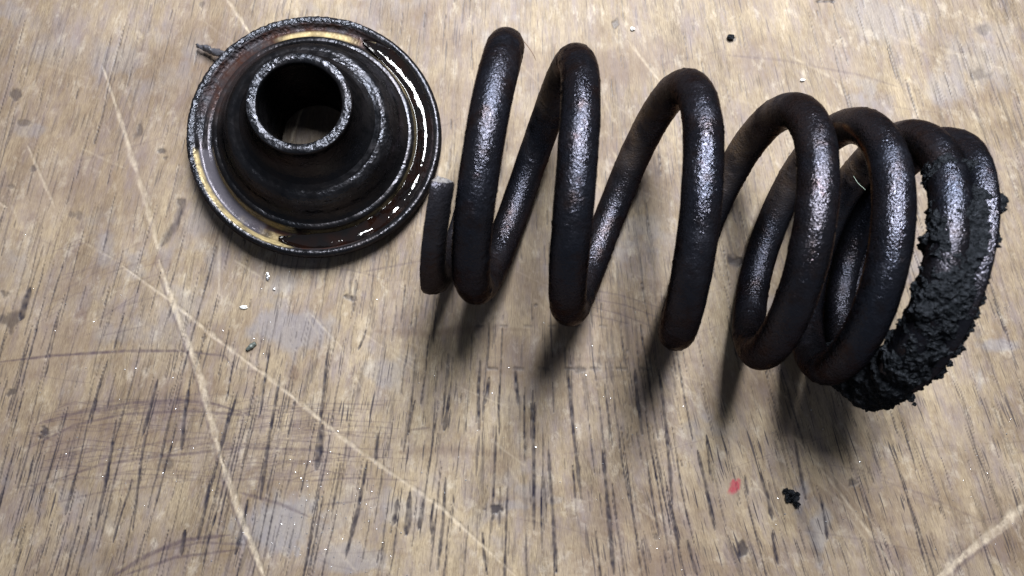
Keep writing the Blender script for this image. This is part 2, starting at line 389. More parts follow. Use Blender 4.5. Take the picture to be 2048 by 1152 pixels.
MAT = {}
def wood_material():
    m = NM('worn_wood')
    u, v = m.attr('grain_u'), m.attr('grain_v')
    cmb = m.n.new('ShaderNodeCombineXYZ'); m.l.new(u, cmb.inputs[0]); m.l.new(v, cmb.inputs[1])
    vec = cmb.outputs[0]
    tone = m.attr('tone')
    fib = m.noise(m.mapping(vec, (85, 9.0, 1)), 1.0, 3, 0.6)
    fib2 = m.noise(m.mapping(vec, (16, 2.6, 1)), 1.0, 4, 0.6, 0.4)
    spk = m.noise(m.mapping(vec, (110, 16, 1)), 1.0, 2, 0.6)
    f = m.math('MULTIPLY_ADD', tone, 0.85, 0.5)
    f = m.math('ADD', f, m.math('MULTIPLY', m.math('SUBTRACT', fib, 0.5), 1.25))
    f = m.math('ADD', f, m.math('MULTIPLY', m.math('SUBTRACT', fib2, 0.5), 0.42), clamp=True)
    base = m.mix(f, (0.112, 0.080, 0.054), (0.485, 0.388, 0.262))
    hue = m.noise(m.mapping(vec, (1.6, 0.9, 1)), 1.0, 3, 0.6)
    base = m.mix(m.ramp(hue, 0.45, 0.7, 0, 0.5), base, (0.27, 0.215, 0.185))
    base = m.mix(m.ramp(m.noise(vec, 0.9, 6, .66), 0.45, 0.70, 0, 0.65), base, (0.145, 0.098, 0.064))
    base = m.mix(m.ramp(m.noise(m.mapping(vec, (5.5, 1.6, 1)), 1.0, 5, .68), 0.46, 0.68, 0, 0.6), base, (0.215, 0.175, 0.185))
    base = m.mix(m.ramp(m.noise(m.mapping(vec, (9, 5, 1)), 1.0, 5, .7), 0.52, 0.72, 0, 0.5), base, (0.175, 0.115, 0.068))
    base = m.mix(m.ramp(m.noise(m.mapping(vec, (5, 3, 7)), 1.0, 5, .7), 0.55, 0.72, 0, 0.45), base, (0.62, 0.55, 0.45))
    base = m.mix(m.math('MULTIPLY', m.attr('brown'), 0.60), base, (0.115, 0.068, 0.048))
    base = m.mix(m.math('MULTIPLY', m.attr('blue'), 0.55), base, (0.27, 0.275, 0.315))
    base = m.mix(m.math('MULTIPLY', m.attr('line'), 0.9), base, (0.060, 0.038, 0.052))
    base = m.mix(m.ramp(spk, 0.60, 0.78, 0, 0.35), base, (0.10, 0.075, 0.07))
    base = m.mix(m.math('MULTIPLY', m.attr('red'), m.ramp(fib, 0.35, 0.6, 0.55, 1.0)), base, (0.36, 0.018, 0.05))
    p1 = m.ramp(m.noise(m.mapping(vec, (30, 1.7, 1)), 1.0, 1, 0.4), 0.655, 0.70)
    p2 = m.ramp(m.noise(m.mapping(vec, (52, 3.2, 3)), 1.0, 1, 0.4), 0.66, 0.71)
    pp = m.math('MULTIPLY', m.math('MAXIMUM', p1, m.math('MULTIPLY', p2, 0.75)), m.math('MULTIPLY', m.attr('dens'), 0.85), None, True)
    base = m.mix(pp, base, (0.035, 0.029, 0.036))
    base = m.mix(m.math('MULTIPLY', m.attr('pore_and_shade'), 0.93), base, (0.022, 0.020, 0.030))
    base = m.mix(m.math('MULTIPLY', m.attr('pale'), m.ramp(m.noise(m.mapping(vec, (12, 7, 2)), 1.0, 4, .65), 0.38, 0.6, 0.25, 0.9)), base, (0.56, 0.475, 0.365))
    rough = m.math('SUBTRACT', 0.62, m.math('MULTIPLY', m.math('ADD', m.attr('blue'), m.attr('pore_and_shade')), 0.24))
    h = m.math('ADD', fib, m.math('MULTIPLY', spk, 0.5))
    m.set(Base_Color=base, Roughness=rough, Normal=m.bump(h, 0.5, 0.006))
    m.b.inputs['Specular IOR Level'].default_value = 0.4
    return m.m
MAT['wood'] = wood_material()
build_board()

# ------------------------------------------------------------------ materials for the steel parts
def coil_material():
    m = NM('sooty_oily_steel')
    P = m.obj()
    g = m.noise(P, 34, 2, 0.65)
    g2 = m.noise(P, 80, 1, 0.5)
    pit = m.voro(P, 46)
    big = m.noise(P, 1.1, 4, 0.6)
    dust = m.math('MULTIPLY', m.attr('dust'), 1.5, None, True); wear = m.attr('wear'); wet = m.attr('wet')
    col = m.mix(m.ramp(big, 0.35, 0.7), (0.044, 0.050, 0.070), (0.062, 0.058, 0.068))
    col = m.mix(m.math('MULTIPLY', dust, m.ramp(m.noise(P, 14, 4, 0.7), 0.3, 0.7, 0.35, 1.0)), col, (0.115, 0.078, 0.048))
    col = m.mix(m.ramp(m.noise(P, 3.7, 5, 0.7), 0.5, 0.7, 0, 0.6), col, (0.050, 0.030, 0.022))
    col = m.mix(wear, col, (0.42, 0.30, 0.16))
    spots = m.ramp(m.noise(P, 5, 3, 0.6), 0.62, 0.7)
    col = m.mix(m.math('MULTIPLY', spots, 0.35), col, (0.050, 0.028, 0.028))
    h = m.math('ADD', m.math('MULTIPLY', g, 1.2), m.math('ADD', m.math('MULTIPLY', g2, 0.9), m.math('MULTIPLY', pit, 0.7)))
    rough = m.math('ADD', m.ramp(m.noise(P, 18, 3, 0.7), 0.35, 0.65, 0.19, 0.32), m.math('MULTIPLY', dust, 0.35))
    rough = m.math('ADD', rough, m.ramp(m.noise(P, 2.6, 5, 0.7), 0.42, 0.72, -0.03, 0.17))
    rough = m.math('SUBTRACT', rough, m.math('MULTIPLY', wet, 0.07))
    bn = m.bump(h, 0.62, 0.009)
    m.set(Base_Color=col, Roughness=rough, Normal=bn, Metallic=m.math('SUBTRACT', 0.95, m.math('MULTIPLY', dust, 0.65)))
    m.b.inputs['Specular IOR Level'].default_value = 0.30
    m.b.inputs['Specular Tint'].default_value = (0.24, 0.17, 0.13, 1)
    return m.m
MAT['coil'] = coil_material()

def crust_material():
    m = NM('wet_black_carbon')
    P = m.obj()
    g = m.noise(P, 22, 5, 0.7)
    col = m.mix(m.ramp(g, 0.4, 0.75), (0.012, 0.014, 0.017), (0.055, 0.060, 0.072))
    rough = m.ramp(m.noise(P, 30, 3, 0.7), 0.35, 0.65, 0.25, 0.65)
    m.set(Base_Color=col, Roughness=rough, Metallic=0.88, Normal=m.bump(g, 1.0, 0.035))
    m.b.inputs['Specular IOR Level'].default_value = 0.2
    m.b.inputs['Specular Tint'].default_value = (0.25, 0.25, 0.25, 1)
    return m.m
MAT['crust'] = crust_material()

# ------------------------------------------------------------------ coil spring

AX0, AY0, YAW, CR, WR = -0.5131, 1.8761, -0.22561, 1.2946, 0.1923

AXIS = np.array([math.cos(YAW), math.sin(YAW), 0.0]); NRM = np.array([-math.sin(YAW), math.cos(YAW), 0.0]); ZV = np.array([0, 0, 1.0])
ORG = np.array([AX0, AY0, CR + WR])
CUT_LO, CUT_HI = -0.118, 4.99
def s_of(th):
    x = np.asarray(th, float) * 2; K = np.array(S_K); K = np.concatenate([[2 * K[0] - K[1]], K, [2 * K[-1] - K[-2]]])
    i = np.clip(np.floor(x).astype(int), 0, len(S_K) - 2); t = x - i
    p0, p1, p2, p3 = K[i], K[i + 1], K[i + 2], K[i + 3]
    return 0.5 * (2 * p1 + (p2 - p0) * t + (2 * p0 - 5 * p1 + 4 * p2 - p3) * t ** 2 + (3 * p1 - p0 - 3 * p2 + p3) * t ** 3)
def radial(th):
    return np.cos(PI * th)[..., None] * NRM + np.sin(PI * th)[..., None] * ZV
def centre(th):
    th = np.asarray(th, float)
    return ORG + s_of(th)[..., None] * AXIS + CR * radial(th)

spring = thing('coil_spring', 'large oily black coil spring lying on its side with crusted right end', 'spring', (AX0, AY0, 0))
BASE = np.array([AX0, AY0, 0.0])

def build_wire():
    TH0, TH1 = 0.612, 15.85
    nt, nr = 4600, 40
    th = np.linspace(TH0, TH1, nt); ph = np.linspace(0, 2 * PI, nr, endpoint=False)
    c = centre(th); e = 1e-3
    tan = centre(th + e) - centre(th - e); tan /= np.linalg.norm(tan, axis=1)[:, None]
    er = radial(th)
    ea = np.cross(tan, er); ea *= np.sign(ea @ AXIS)[:, None]
    ea /= np.linalg.norm(ea, axis=1)[:, None]; er = np.cross(ea, tan); er *= np.sign((er * radial(th)).sum(1))[:, None]
    n = np.cos(ph)[None, :, None] * er[:, None] + np.sin(ph)[None, :, None] * ea[:, None]
    V = c[:, None] + WR * n
    d = 0.0060 * fbm(V * 5, 4, 70) + 0.0022 * fbm(V * 26, 2, 71)
    lump = sstep(0.38, 0.6, fbm(V * 17, 2, 73)) * 0.006
    V = V + (d + lump)[..., None] * n
    endf = np.clip((th - TH0) / 0.022, 0, 1)[:, None]
    V = V - (1 - np.sqrt(np.clip(1 - (1 - endf) ** 2, 0, 1)))[..., None] * 0.035 * n * (1 + .8 * fbm(V * 12, 2, 74))[..., None]
    # ground-flat ends
    a = (V - ORG) @ AXIS
    rough = 0.004 * fbm(V * 14, 3, 75)
    lo = a < CUT_LO + rough; hi = a > CUT_HI + rough
    V = V + np.where(lo, CUT_LO + rough - a, 0)[..., None] * AXIS + np.where(hi, CUT_HI + rough - a, 0)[..., None] * AXIS
    VV = V.reshape(-1, 3) - BASE
    idx = np.arange(nt * nr).reshape(nt, nr); r1 = np.roll(idx, -1, 1)
    F = np.stack([idx[:-1], r1[:-1], r1[1:], idx[1:]], -1).reshape(-1, 4)
    o = mesh_np('wire', VV, F, MAT['coil'], spring)
    TT = np.broadcast_to(th[:, None], (nt, nr)); PP = np.broadcast_to(np.degrees(ph)[None, :], (nt, nr))
    fr = np.mod(TT, 2.0)
    near = np.exp(-((fr - 1.87) / 0.17) ** 2) + 0.5 * np.exp(-((fr - 0.0) / 0.10) ** 2)
    up = sstep(-0.6, 0.5, n[..., 1] * 0.6 + n[..., 2] * 0.5 - 0.3 * n[..., 0])
    dust = np.clip(near * up, 0, 1) * sstep(-0.5, 0.3, fbm(V * 3.0, 4, 77)) * np.where(TT > 12.2, 0.3, 1)
    dust = np.where(TT < 1.9, 0.1, dust)
    wear = np.zeros_like(TT)
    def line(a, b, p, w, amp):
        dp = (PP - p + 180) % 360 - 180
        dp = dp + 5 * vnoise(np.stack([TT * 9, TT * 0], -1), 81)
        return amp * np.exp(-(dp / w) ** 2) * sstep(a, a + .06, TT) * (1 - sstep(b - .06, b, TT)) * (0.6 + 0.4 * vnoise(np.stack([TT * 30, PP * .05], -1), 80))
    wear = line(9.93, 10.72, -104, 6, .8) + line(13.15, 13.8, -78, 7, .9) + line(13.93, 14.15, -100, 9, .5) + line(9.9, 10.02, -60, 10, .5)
    wet = sstep(0.1, 0.5, fbm(V * 1.7, 3, 83))
    add_attr(o, 'dust', dust); add_attr(o, 'wear', np.clip(wear, 0, 1)); add_attr(o, 'wet', wet)
    # end faces
    for k, nm in ((0, 'cut_end'), (nt - 1, 'cut_end')):
        ringv = VV[idx[k]]; cc = ringv.mean(0)
        rings = [cc + (ringv - cc) * q for q in (1.0, 0.8, 0.5, 0.25)]
        vs = np.concatenate(rings + [cc[None]])
        vs = vs + (0.035 * fbm(vs * 9, 3, 85))[:, None] * tan[k] * (1 if k else -1)
        vs[:nr] = ringv
        fs = []
        for q in range(3):
            for j in range(nr): fs.append((q * nr + j, q * nr + (j + 1) % nr, (q + 1) * nr + (j + 1) % nr, (q + 1) * nr + j))
        fs2 = [(3 * nr + j, 3 * nr + (j + 1) % nr, 4 * nr, 4 * nr) for j in range(nr)]
        me = bpy.data.meshes.new(nm); me.from_pydata([tuple(x) for x in vs], [], fs + [f[:3] for f in fs2]); me.update()
        e_ = bpy.data.objects.new(nm, me); C.objects.link(e_); me.materials.append(MAT['crust'] if k else MAT['cut']); e_.parent = spring
        if not k: e_['label'] = 'blunt cut end of the wire, bright at its tip beside the rimmed cap'
    return o

def cut_material():
    m = NM('bare_cut_steel'); P = m.obj(); g = m.noise(P, 30, 4, 0.6)
    m.set(Base_Color=m.mix(m.ramp(g, .35, .65), (0.12, 0.12, 0.14), (0.75, 0.77, 0.82)), Metallic=0.8, Roughness=0.4, Normal=m.bump(g, .6, .01))
    return m.m
MAT['cut'] = cut_material()
build_wire()

# crust of burnt oil carbon caked on the two last coils
def build_crust():
    nt, nr = 760, 210
    th = np.linspace(12.30, 13.22, nt)
    sF = s_of(th); sG = np.minimum(s_of(th + 2), CUT_HI - 0.15)
    t = np.linspace(0, 1, nr, endpoint=False)
    env = sstep(12.30, 12.45, th) * (1 - sstep(13.14, 13.22, th))
    r = WR * (0.80 + 0.09 * env)
    half = (sG - sF) / 2
    lf = -half + 0.02; half = half + 0.0
    # stadium cross-section
    per = 4 * half + 2 * PI * r
    u = t[None, :] * per[:, None]
    h2 = (2 * half)[:, None]; pr = (PI * r)[:, None]; rr = r[:, None]; hh = half[:, None]
    a = np.where(u < h2, -hh + u, np.where(u < h2 + pr, hh + rr * np.sin((u - h2) / rr), np.where(u < 2 * h2 + pr, hh - (u - h2 - pr), -hh - rr * np.sin((u - 2 * h2 - pr) / rr))))
    b = np.where(u < h2, rr, np.where(u < h2 + pr, rr * np.cos((u - h2) / rr), np.where(u < 2 * h2 + pr, -rr, -rr * np.cos((u - 2 * h2 - pr) / rr))))
    na = np.where(u < h2, 0, np.where(u < h2 + pr, np.sin((u - h2) / rr), np.where(u < 2 * h2 + pr, 0, -np.sin((u - 2 * h2 - pr) / rr))))
    nb = np.where(u < h2, 1, np.where(u < h2 + pr, np.cos((u - h2) / rr), np.where(u < 2 * h2 + pr, -1, -np.cos((u - 2 * h2 - pr) / rr))))
    er = radial(th)
    V = ORG + ((sF + sG) / 2)[:, None, None] * AXIS + a[..., None] * AXIS + (CR + b)[..., None] * er[:, None]
    n = na[..., None] * AXIS + nb[..., None] * er[:, None]
    q1 = fbm(V * 3.2, 4, 90); q2 = fbm(V * 9, 4, 91, 0.6); q3 = 1 - np.abs(fbm(V * 15, 3, 92)) * 2
    ter = np.floor((q1 + 0.12 * q2) * 6) / 6
    # groove between the two coils stays visible at the top
    topf = sstep(12.30, 12.42, th + 0.05 * q1[:, 0])[:, None]
    tear = sstep(0.12, 0.42, fbm(V * np.array([2.2, 2.2, 5.0]), 4, 98)); d = (0.075 * ter + 0.042 * q2 + 0.020 * q3 + 0.014 * fbm(V * 34, 2, 99) + 0.012) * (1 - 0.75 * tear) - 0.025 * tear * (0.25 + 0.75 * topf)
    edge = np.exp(-((na + 0.95) / 0.25) ** 2) * sstep(0.0, 0.5, fbm(V * 8, 4, 95, .55)) * 0.085 + np.exp(-((na - 0.95) / 0.3) ** 2) * sstep(0.0, 0.5, fbm(V * 9, 4, 96, .55)) * 0.10
    hide = -0.10 * (1 - topf) * sstep(0.0, 0.5, -q1 + 0.2)
    V = V + ((0.01 * np.clip(na, 0, 1) + 0.03 * np.clip(na, 0, 1) * sstep(-.2, .3, q1)) * topf * env[:, None])[..., None] * AXIS + ((0.015 + 0.11 * sstep(12.72, 12.95, th)[:, None]) * np.clip(nb, 0, 1) * topf)[..., None] * er[:, None]
    V = V + (d + edge * topf + hide)[..., None] * n + 0.02 * fbm(V * 11 + 50, 3, 97)[..., None] * er[:, None]
    V[..., 2] = np.maximum(V[..., 2], 0.01)
    idx = np.arange(nt * nr).reshape(nt, nr); r1 = np.roll(idx, -1, 1)
    F = np.stack([idx[:-1], r1[:-1], r1[1:], idx[1:]], -1).reshape(-1, 4)
    o = mesh_np('carbon_crust', V.reshape(-1, 3) - BASE, F, MAT['crust'], spring)
    o['label'] = 'ragged black carbon crust caked on the last two coils'
    return o
crust = build_crust()

def jagged(name, loc, size, mat, parent=None, seed=0, stretch=(1, 1, 1), off=(0, 0, 0), sub=3, rough=0.9):
    bm = bmesh.new(); bmesh.ops.create_icosphere(bm, subdivisions=sub, radius=1)
    P = np.array([v.co for v in bm.verts])
    d = 1 + rough * fbm(P * 1.3 + seed * 3.1, 4, seed, 0.7) + 0.30 * fbm(P * 4 + seed, 2, seed + 5)
    P = P * d[:, None] * np.array(stretch) * size
    Q = P
    rs = np.random.default_rng(seed + 100); ang = rs.uniform(0, 6.28)
    ca, sa = math.cos(ang) , math.sin(ang)
    if stretch == (1, 1, 1): Q = np.stack([P[:, 0] * ca - P[:, 1] * sa, P[:, 0] * sa + P[:, 1] * ca, P[:, 2]], -1)
    for v, p in zip(bm.verts, Q): v.co = p
    me = bpy.data.meshes.new(name); bm.to_mesh(me); bm.free(); me.materials.append(mat)
    o = bpy.data.objects.new(name, me); C.objects.link(o)
    if parent: o.parent = parent; o.location = Vector(loc) - Vector(BASE)
    else: o.location = loc
    return o
# ragged lumps standing off the crust, at their seen places
for i, (px, py, z, sz) in enumerate([(1994, 470, 1.9, .028), (1990, 455, 2.0, .02), (1960, 572, 1.7, .05), (1968, 560, 1.7, .022), (1952, 584, 1.6, .024), (1938, 655, 1.4, .034), (1928, 662, 1.4, .045), (1942, 650, 1.4, .018), (1893, 700, 1.2, .026),
        (1890, 718, 1.1, .030), (1899, 727, 1.1, .034), (1888, 728, 1.1, .018), (1872, 738, 1.2, .024), (1822, 795, .9, .045), (1829, 808, .9, .022), (1815, 784, .9, .03), (1785, 812, .9, .028), (1843, 494, 2.4, .032), (1852, 500, 2.4, .04),
        (1856, 437, 2.5, .022), (1800, 672, 1.7, .028), (1806, 662, 1.7, .03), (1912, 690, 1.3, .03), (1985, 500, 1.9, .03), (1978, 520, 1.8, .022), (1735, 806, .9, .04), (1712, 800, .9, .034), (1762, 803, .9, .03)]):
    jagged('crust_flake', at(px, py, z), sz, MAT['crust'], crust, seed=200 + i, sub=3, rough=1.1)
# many small crumbs on the crust surface: one part
def crumbs():
    bm = bmesh.new(); me0 = crust.data
    co = np.empty(len(me0.vertices) * 3, np.float32); me0.vertices.foreach_get('co', co); co = co.reshape(-1, 3)
    no = np.empty(len(me0.vertices) * 3, np.float32); me0.vertex_normals.foreach_get('vector', no) if hasattr(me0, 'vertex_normals') else None
    no = no.reshape(-1, 3)
    pick = rng.choice(len(co), 1500)
    tmp = bmesh.new(); bmesh.ops.create_icosphere(tmp, subdivisions=1, radius=1); base = np.array([v.co for v in tmp.verts]); fc = np.array([[v.index for v in f.verts] for f in tmp.faces]); tmp.free()
    Vs, Fs = [], []
    for j, k in enumerate(pick):
        sz = rng.uniform(.006, .02)
        B = base * (1 + rng.uniform(-.45, .45, (len(base), 1))) * sz * rng.uniform(.6, 1.4, 3)
        Vs.append(B + co[k] + no[k] * sz * .5); Fs.append(fc + j * len(base))
    o = mesh_np('crust_grains', np.concatenate(Vs), np.concatenate(Fs), MAT['crust'], spring, smooth=False)
    o['kind'] = 'stuff'; o['label'] = 'tiny carbon grains on the crust'
crumbs()

# ------------------------------------------------------------------ rimmed cap (spring retainer)
def cap_material():
    m = NM('oily_black_cap')
    P = m.obj()
    gran, amber, film, cream = m.attr('gran'), m.attr('amber'), m.attr('film'), m.attr('cream')
    g = m.noise(P, 22, 4, 0.65); v = m.voro(P, 24); big = m.noise(P, 2.0, 4, 0.6)
    col = m.mix(m.ramp(big, .35, .7), (0.026, 0.028, 0.034), (0.040, 0.036, 0.038))
    col = m.mix(gran, col, (0.090, 0.095, 0.112))
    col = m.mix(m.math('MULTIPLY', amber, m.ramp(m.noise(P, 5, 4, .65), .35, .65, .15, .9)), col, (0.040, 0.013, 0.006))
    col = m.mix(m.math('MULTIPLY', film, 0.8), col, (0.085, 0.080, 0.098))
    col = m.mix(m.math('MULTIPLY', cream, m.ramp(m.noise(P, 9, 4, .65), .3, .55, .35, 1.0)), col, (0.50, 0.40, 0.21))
    rough = m.ramp(m.noise(P, 8, 3, .6), .35, .65, .20, .42)
    rough = m.math('SUBTRACT', rough, m.math('MULTIPLY', film, 0.08))
    rough = m.math('MAXIMUM', rough, m.math('MULTIPLY', gran, 0.26))
    h = m.math('MULTIPLY', m.math('ADD', g, m.math('MULTIPLY', v, .8)), m.math('ADD', m.math('MULTIPLY', gran, .9), .10))
    m.set(Base_Color=col, Roughness=rough, Metallic=m.math('SUBTRACT', 0.9, m.math('MULTIPLY', m.math('MAXIMUM', m.math('MAXIMUM', amber, cream), film), 0.8), None, True), Normal=m.bump(h, 0.8, 0.028))
    m.b.inputs['Specular IOR Level'].default_value = 0.33
    m.b.inputs['Specular Tint'].default_value = (0.3, 0.28, 0.28, 1)
    return m.m
MAT['cap'] = cap_material()
def oil_material():
    m = NM('dark_wet_oil')
    P = m.obj(); n1 = m.noise(P, 3.5, 3, .5)
    m.set(Base_Color=m.mix(m.ramp(n1, .4, .65), (0.004, 0.003, 0.003), (0.010, 0.0035, 0.002)), Roughness=0.05, Normal=m.bump(m.noise(P, 7, 3, .5), .35, .03))
    m.b.inputs['Specular IOR Level'].default_value = 0.75
    m.b.inputs['Coat Weight'].default_value = 0.6; m.b.inputs['Coat Roughness'].default_value = 0.03
    return m.m
MAT['oil'] = oil_material()

def build_cap():
    n = Vector((0.095, 0.041, 1)).normalized()
    t = thing('spring_retainer', 'round black rimmed metal cap with raised hollow hub, wet with oil, left of the spring', 'metal cap', (-2.453, 2.495, 0.285))
    t.rotation_mode = 'QUATERNION'; t.rotation_quaternion = Vector((0, 0, 1)).rotation_difference(n)
    def prof(pts, m):
        P = np.array(pts, float); K = np.concatenate([[2 * P[0] - P[1]], P, [2 * P[-1] - P[-2]]])
        out = []
        for i in range(len(P) - 1):
            p0, p1, p2, p3 = K[i:i + 4]; k = max(2, int(np.hypot(*(p2 - p1)) / m))
            for q in np.arange(k) / k:
                out.append(0.5 * (2 * p1 + (p2 - p0) * q + (2 * p0 - 5 * p1 + 4 * p2 - p3) * q * q + (3 * p1 - p0 - 3 * p2 + p3) * q ** 3))
        out.append(P[-1]); return np.array(out)
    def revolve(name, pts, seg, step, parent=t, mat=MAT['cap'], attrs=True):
        p = prof(pts, step); ns = len(p); th = np.linspace(0, 2 * PI, seg, endpoint=False)
        R_, T_ = np.meshgrid(p[:, 0], th, indexing='ij'); Z_ = np.broadcast_to(p[:, 1][:, None], R_.shape)
        ecc = 0.012 * np.sin(T_ * 2 + 1) * (R_ > 1.3)
        V = np.stack([(R_ + ecc) * np.cos(T_), (R_ + ecc) * np.sin(T_), Z_], -1)
        d = np.gradient(p, axis=0); nn = np.stack([d[:, 1], -d[:, 0]], -1); nn /= np.linalg.norm(nn, axis=1)[:, None] + 1e-9
        # profiles run from outside inwards: normal points up and out
        nn = -nn if nn[len(nn) // 2, 1] < 0 and name != 'bore' else nn
        N = np.stack([nn[:, 0][:, None] * np.cos(T_), nn[:, 0][:, None] * np.sin(T_), np.broadcast_to(nn[:, 1][:, None], T_.shape)], -1)
        D = np.degrees(T_) % 360
        def arc(a, b, s=10):
            w = (b - a) % 360; x = (D - a) % 360
            return sstep(0, s, x) * (1 - sstep(w - s, w, x)) * (x < w)
        def band(r0, r1, s=.012): return sstep(r0 - s, r0 + s, R_) * (1 - sstep(r1 - s, r1 + s, R_))
        nz = fbm(V * 4, 4, 120)
        lip = np.maximum(band(1.445, 1.7) * (0.12 + 0.88 * arc(50, 225, 30)), band(1.39, 1.6, .02) * arc(60, 188, 20) * (.75 + nz)) * np.clip(.75 + .9 * nz, 0, 1)
        wide = band(1.36, 1.46) * arc(150, 186, 8) + band(1.24, 1.30) * arc(150, 200, 10) * .7
        hub = sstep(1.195, 1.225, Z_) * band(.475, .565) * np.clip(.62 + 1.1 * nz, .1, 1)
        ridge = band(.84, .99) * (0.35 + .65 * arc(200, 40, 40)) * sstep(-.5, .3, nz) * .42
        ring2 = band(1.14, 1.22, .01) * .22 * sstep(-.2, .4, nz)
        shoul = band(.70, 1.12) * arc(10, 75, 20) * .6 * sstep(-.4, .2, nz)
        gran = np.clip(np.maximum.reduce([lip, wide, hub, ridge, ring2, shoul]), 0, 1)
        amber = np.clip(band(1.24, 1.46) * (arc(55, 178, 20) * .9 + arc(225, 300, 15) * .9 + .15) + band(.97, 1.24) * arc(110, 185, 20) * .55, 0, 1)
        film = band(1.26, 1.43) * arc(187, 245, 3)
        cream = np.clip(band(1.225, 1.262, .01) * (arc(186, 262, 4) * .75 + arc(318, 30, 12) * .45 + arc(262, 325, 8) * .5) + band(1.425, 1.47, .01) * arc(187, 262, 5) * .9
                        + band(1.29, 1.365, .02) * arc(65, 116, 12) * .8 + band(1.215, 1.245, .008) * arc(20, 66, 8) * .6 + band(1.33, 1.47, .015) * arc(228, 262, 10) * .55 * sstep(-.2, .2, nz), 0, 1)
        disp = gran * (0.016 * fbm(V * 20, 3, 121) + 0.012 * np.abs(fbm(V * 34, 2, 122))) + 0.0025 * fbm(V * 5, 3, 123) - 0.006 * band(.98, 1.12) * np.abs(fbm(V * 9, 2, 124))
        V = V + disp[..., None] * N
        idx = np.arange(ns * seg).reshape(ns, seg); r1 = np.roll(idx, -1, 1)
        F = np.stack([idx[:-1], idx[1:], r1[1:], r1[:-1]], -1).reshape(-1, 4)
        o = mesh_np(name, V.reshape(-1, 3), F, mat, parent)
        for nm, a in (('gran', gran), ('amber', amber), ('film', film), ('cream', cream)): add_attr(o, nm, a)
        return o
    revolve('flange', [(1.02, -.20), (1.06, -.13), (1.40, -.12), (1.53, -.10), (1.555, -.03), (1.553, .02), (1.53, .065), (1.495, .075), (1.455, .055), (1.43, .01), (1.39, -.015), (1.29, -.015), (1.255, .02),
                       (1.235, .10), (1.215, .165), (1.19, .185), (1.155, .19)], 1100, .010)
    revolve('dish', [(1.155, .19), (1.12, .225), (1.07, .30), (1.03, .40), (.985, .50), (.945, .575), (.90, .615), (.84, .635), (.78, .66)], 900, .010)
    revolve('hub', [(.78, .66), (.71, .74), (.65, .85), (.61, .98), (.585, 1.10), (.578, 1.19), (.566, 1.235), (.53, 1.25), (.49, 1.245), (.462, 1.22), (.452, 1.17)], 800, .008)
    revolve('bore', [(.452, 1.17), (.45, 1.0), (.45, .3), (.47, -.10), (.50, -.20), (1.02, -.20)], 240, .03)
    # oil lying in the channel behind the rim: concave wet surface along part of the ring
    def oil(name, a0, a1, r0, r1, z0, dep, seed, seg=260):
        A = np.radians(np.linspace(a0, a1, seg)); q = np.linspace(0, 1, 26)
        AA, Q = np.meshgrid(A, q, indexing='ij')
        fade = np.clip(np.minimum(np.linspace(0, 1, seg), np.linspace(1, 0, seg)) * 9, 0, 1) ** .6
        w = 0.010 * fbm(np.stack([AA * 5, AA * 0 + seed], -1), 3, seed)
        rm = (r0 + r1) / 2 + w; hw = (r1 - r0) / 2 * (0.06 + 0.94 * fade[:, None])
        Rr = rm + (Q * 2 - 1) * hw
        Zz = z0 + dep * (Q * 2 - 1) ** 2 + 0.006 * fbm(np.stack([AA * 4, Q * 1.5], -1), 3, seed + 1) - 0.02 * (1 - fade[:, None]) + 0.015 * fbm(np.stack([AA * 6, Q * 1.5], -1), 2, seed + 4) * sstep(-1.5, -1.2, AA) * (1 - sstep(-.35, -.05, AA))
        V = np.stack([Rr * np.cos(AA), Rr * np.sin(AA), Zz], -1)
        low = V.copy(); low[..., 2] = -0.03
        m_ = len(q); idx = np.arange(seg * m_).reshape(seg, m_); off = seg * m_
        F = [np.stack([idx[:-1, :-1], idx[:-1, 1:], idx[1:, 1:], idx[1:, :-1]], -1).reshape(-1, 4)]
        b = np.concatenate([idx[:, 0], idx[-1, 1:], idx[-2::-1, -1], idx[0, -2:0:-1]]); bn = np.roll(b, -1)
        F.append(np.stack([b, bn, bn + off, b + off], -1))
        o = mesh_np(name, np.concatenate([V.reshape(-1, 3), low.reshape(-1, 3)]), np.concatenate(F), MAT['oil'], t)
        o['label'] = 'glossy dark oil pooled in the channel behind the rim'
        return o
    oil('oil_pool', -108, 66, 1.252, 1.475, .024, .032, 5, 420)
    return t
build_cap()

# ------------------------------------------------------------------ loose bits on the board
def grit_material(name, c0, c1, rough, metal=0.0):
    m = NM(name); P = m.obj(); g = m.noise(P, 40, 3, .6)
    m.set(Base_Color=m.mix(g, c0, c1), Roughness=rough, Metallic=metal, Normal=m.bump(g, .6, .01)); return m.m
MAT['dirt'] = grit_material('sooty_dirt', (0.02, 0.02, 0.024), (0.10, 0.10, 0.12), 0.45)
MAT['speck'] = grit_material('bright_metal_dust', (0.7, 0.72, 0.78), (0.95, 0.95, 0.97), 0.25, 0.9)
MAT['pale'] = grit_material('pale_fleck', (0.6, 0.6, 0.6), (0.85, 0.85, 0.83), 0.6)
MAT['green'] = grit_material('dull_green_chip', (0.05, 0.06, 0.055), (0.13, 0.15, 0.14), 0.4)
MAT['hair'] = grit_material('brown_hair', (0.10, 0.05, 0.03), (0.16, 0.09, 0.05), 0.5)
MAT['lint'] = grit_material('pale_green_lint', (0.35, 0.45, 0.38), (0.5, 0.6, 0.5), 0.5)

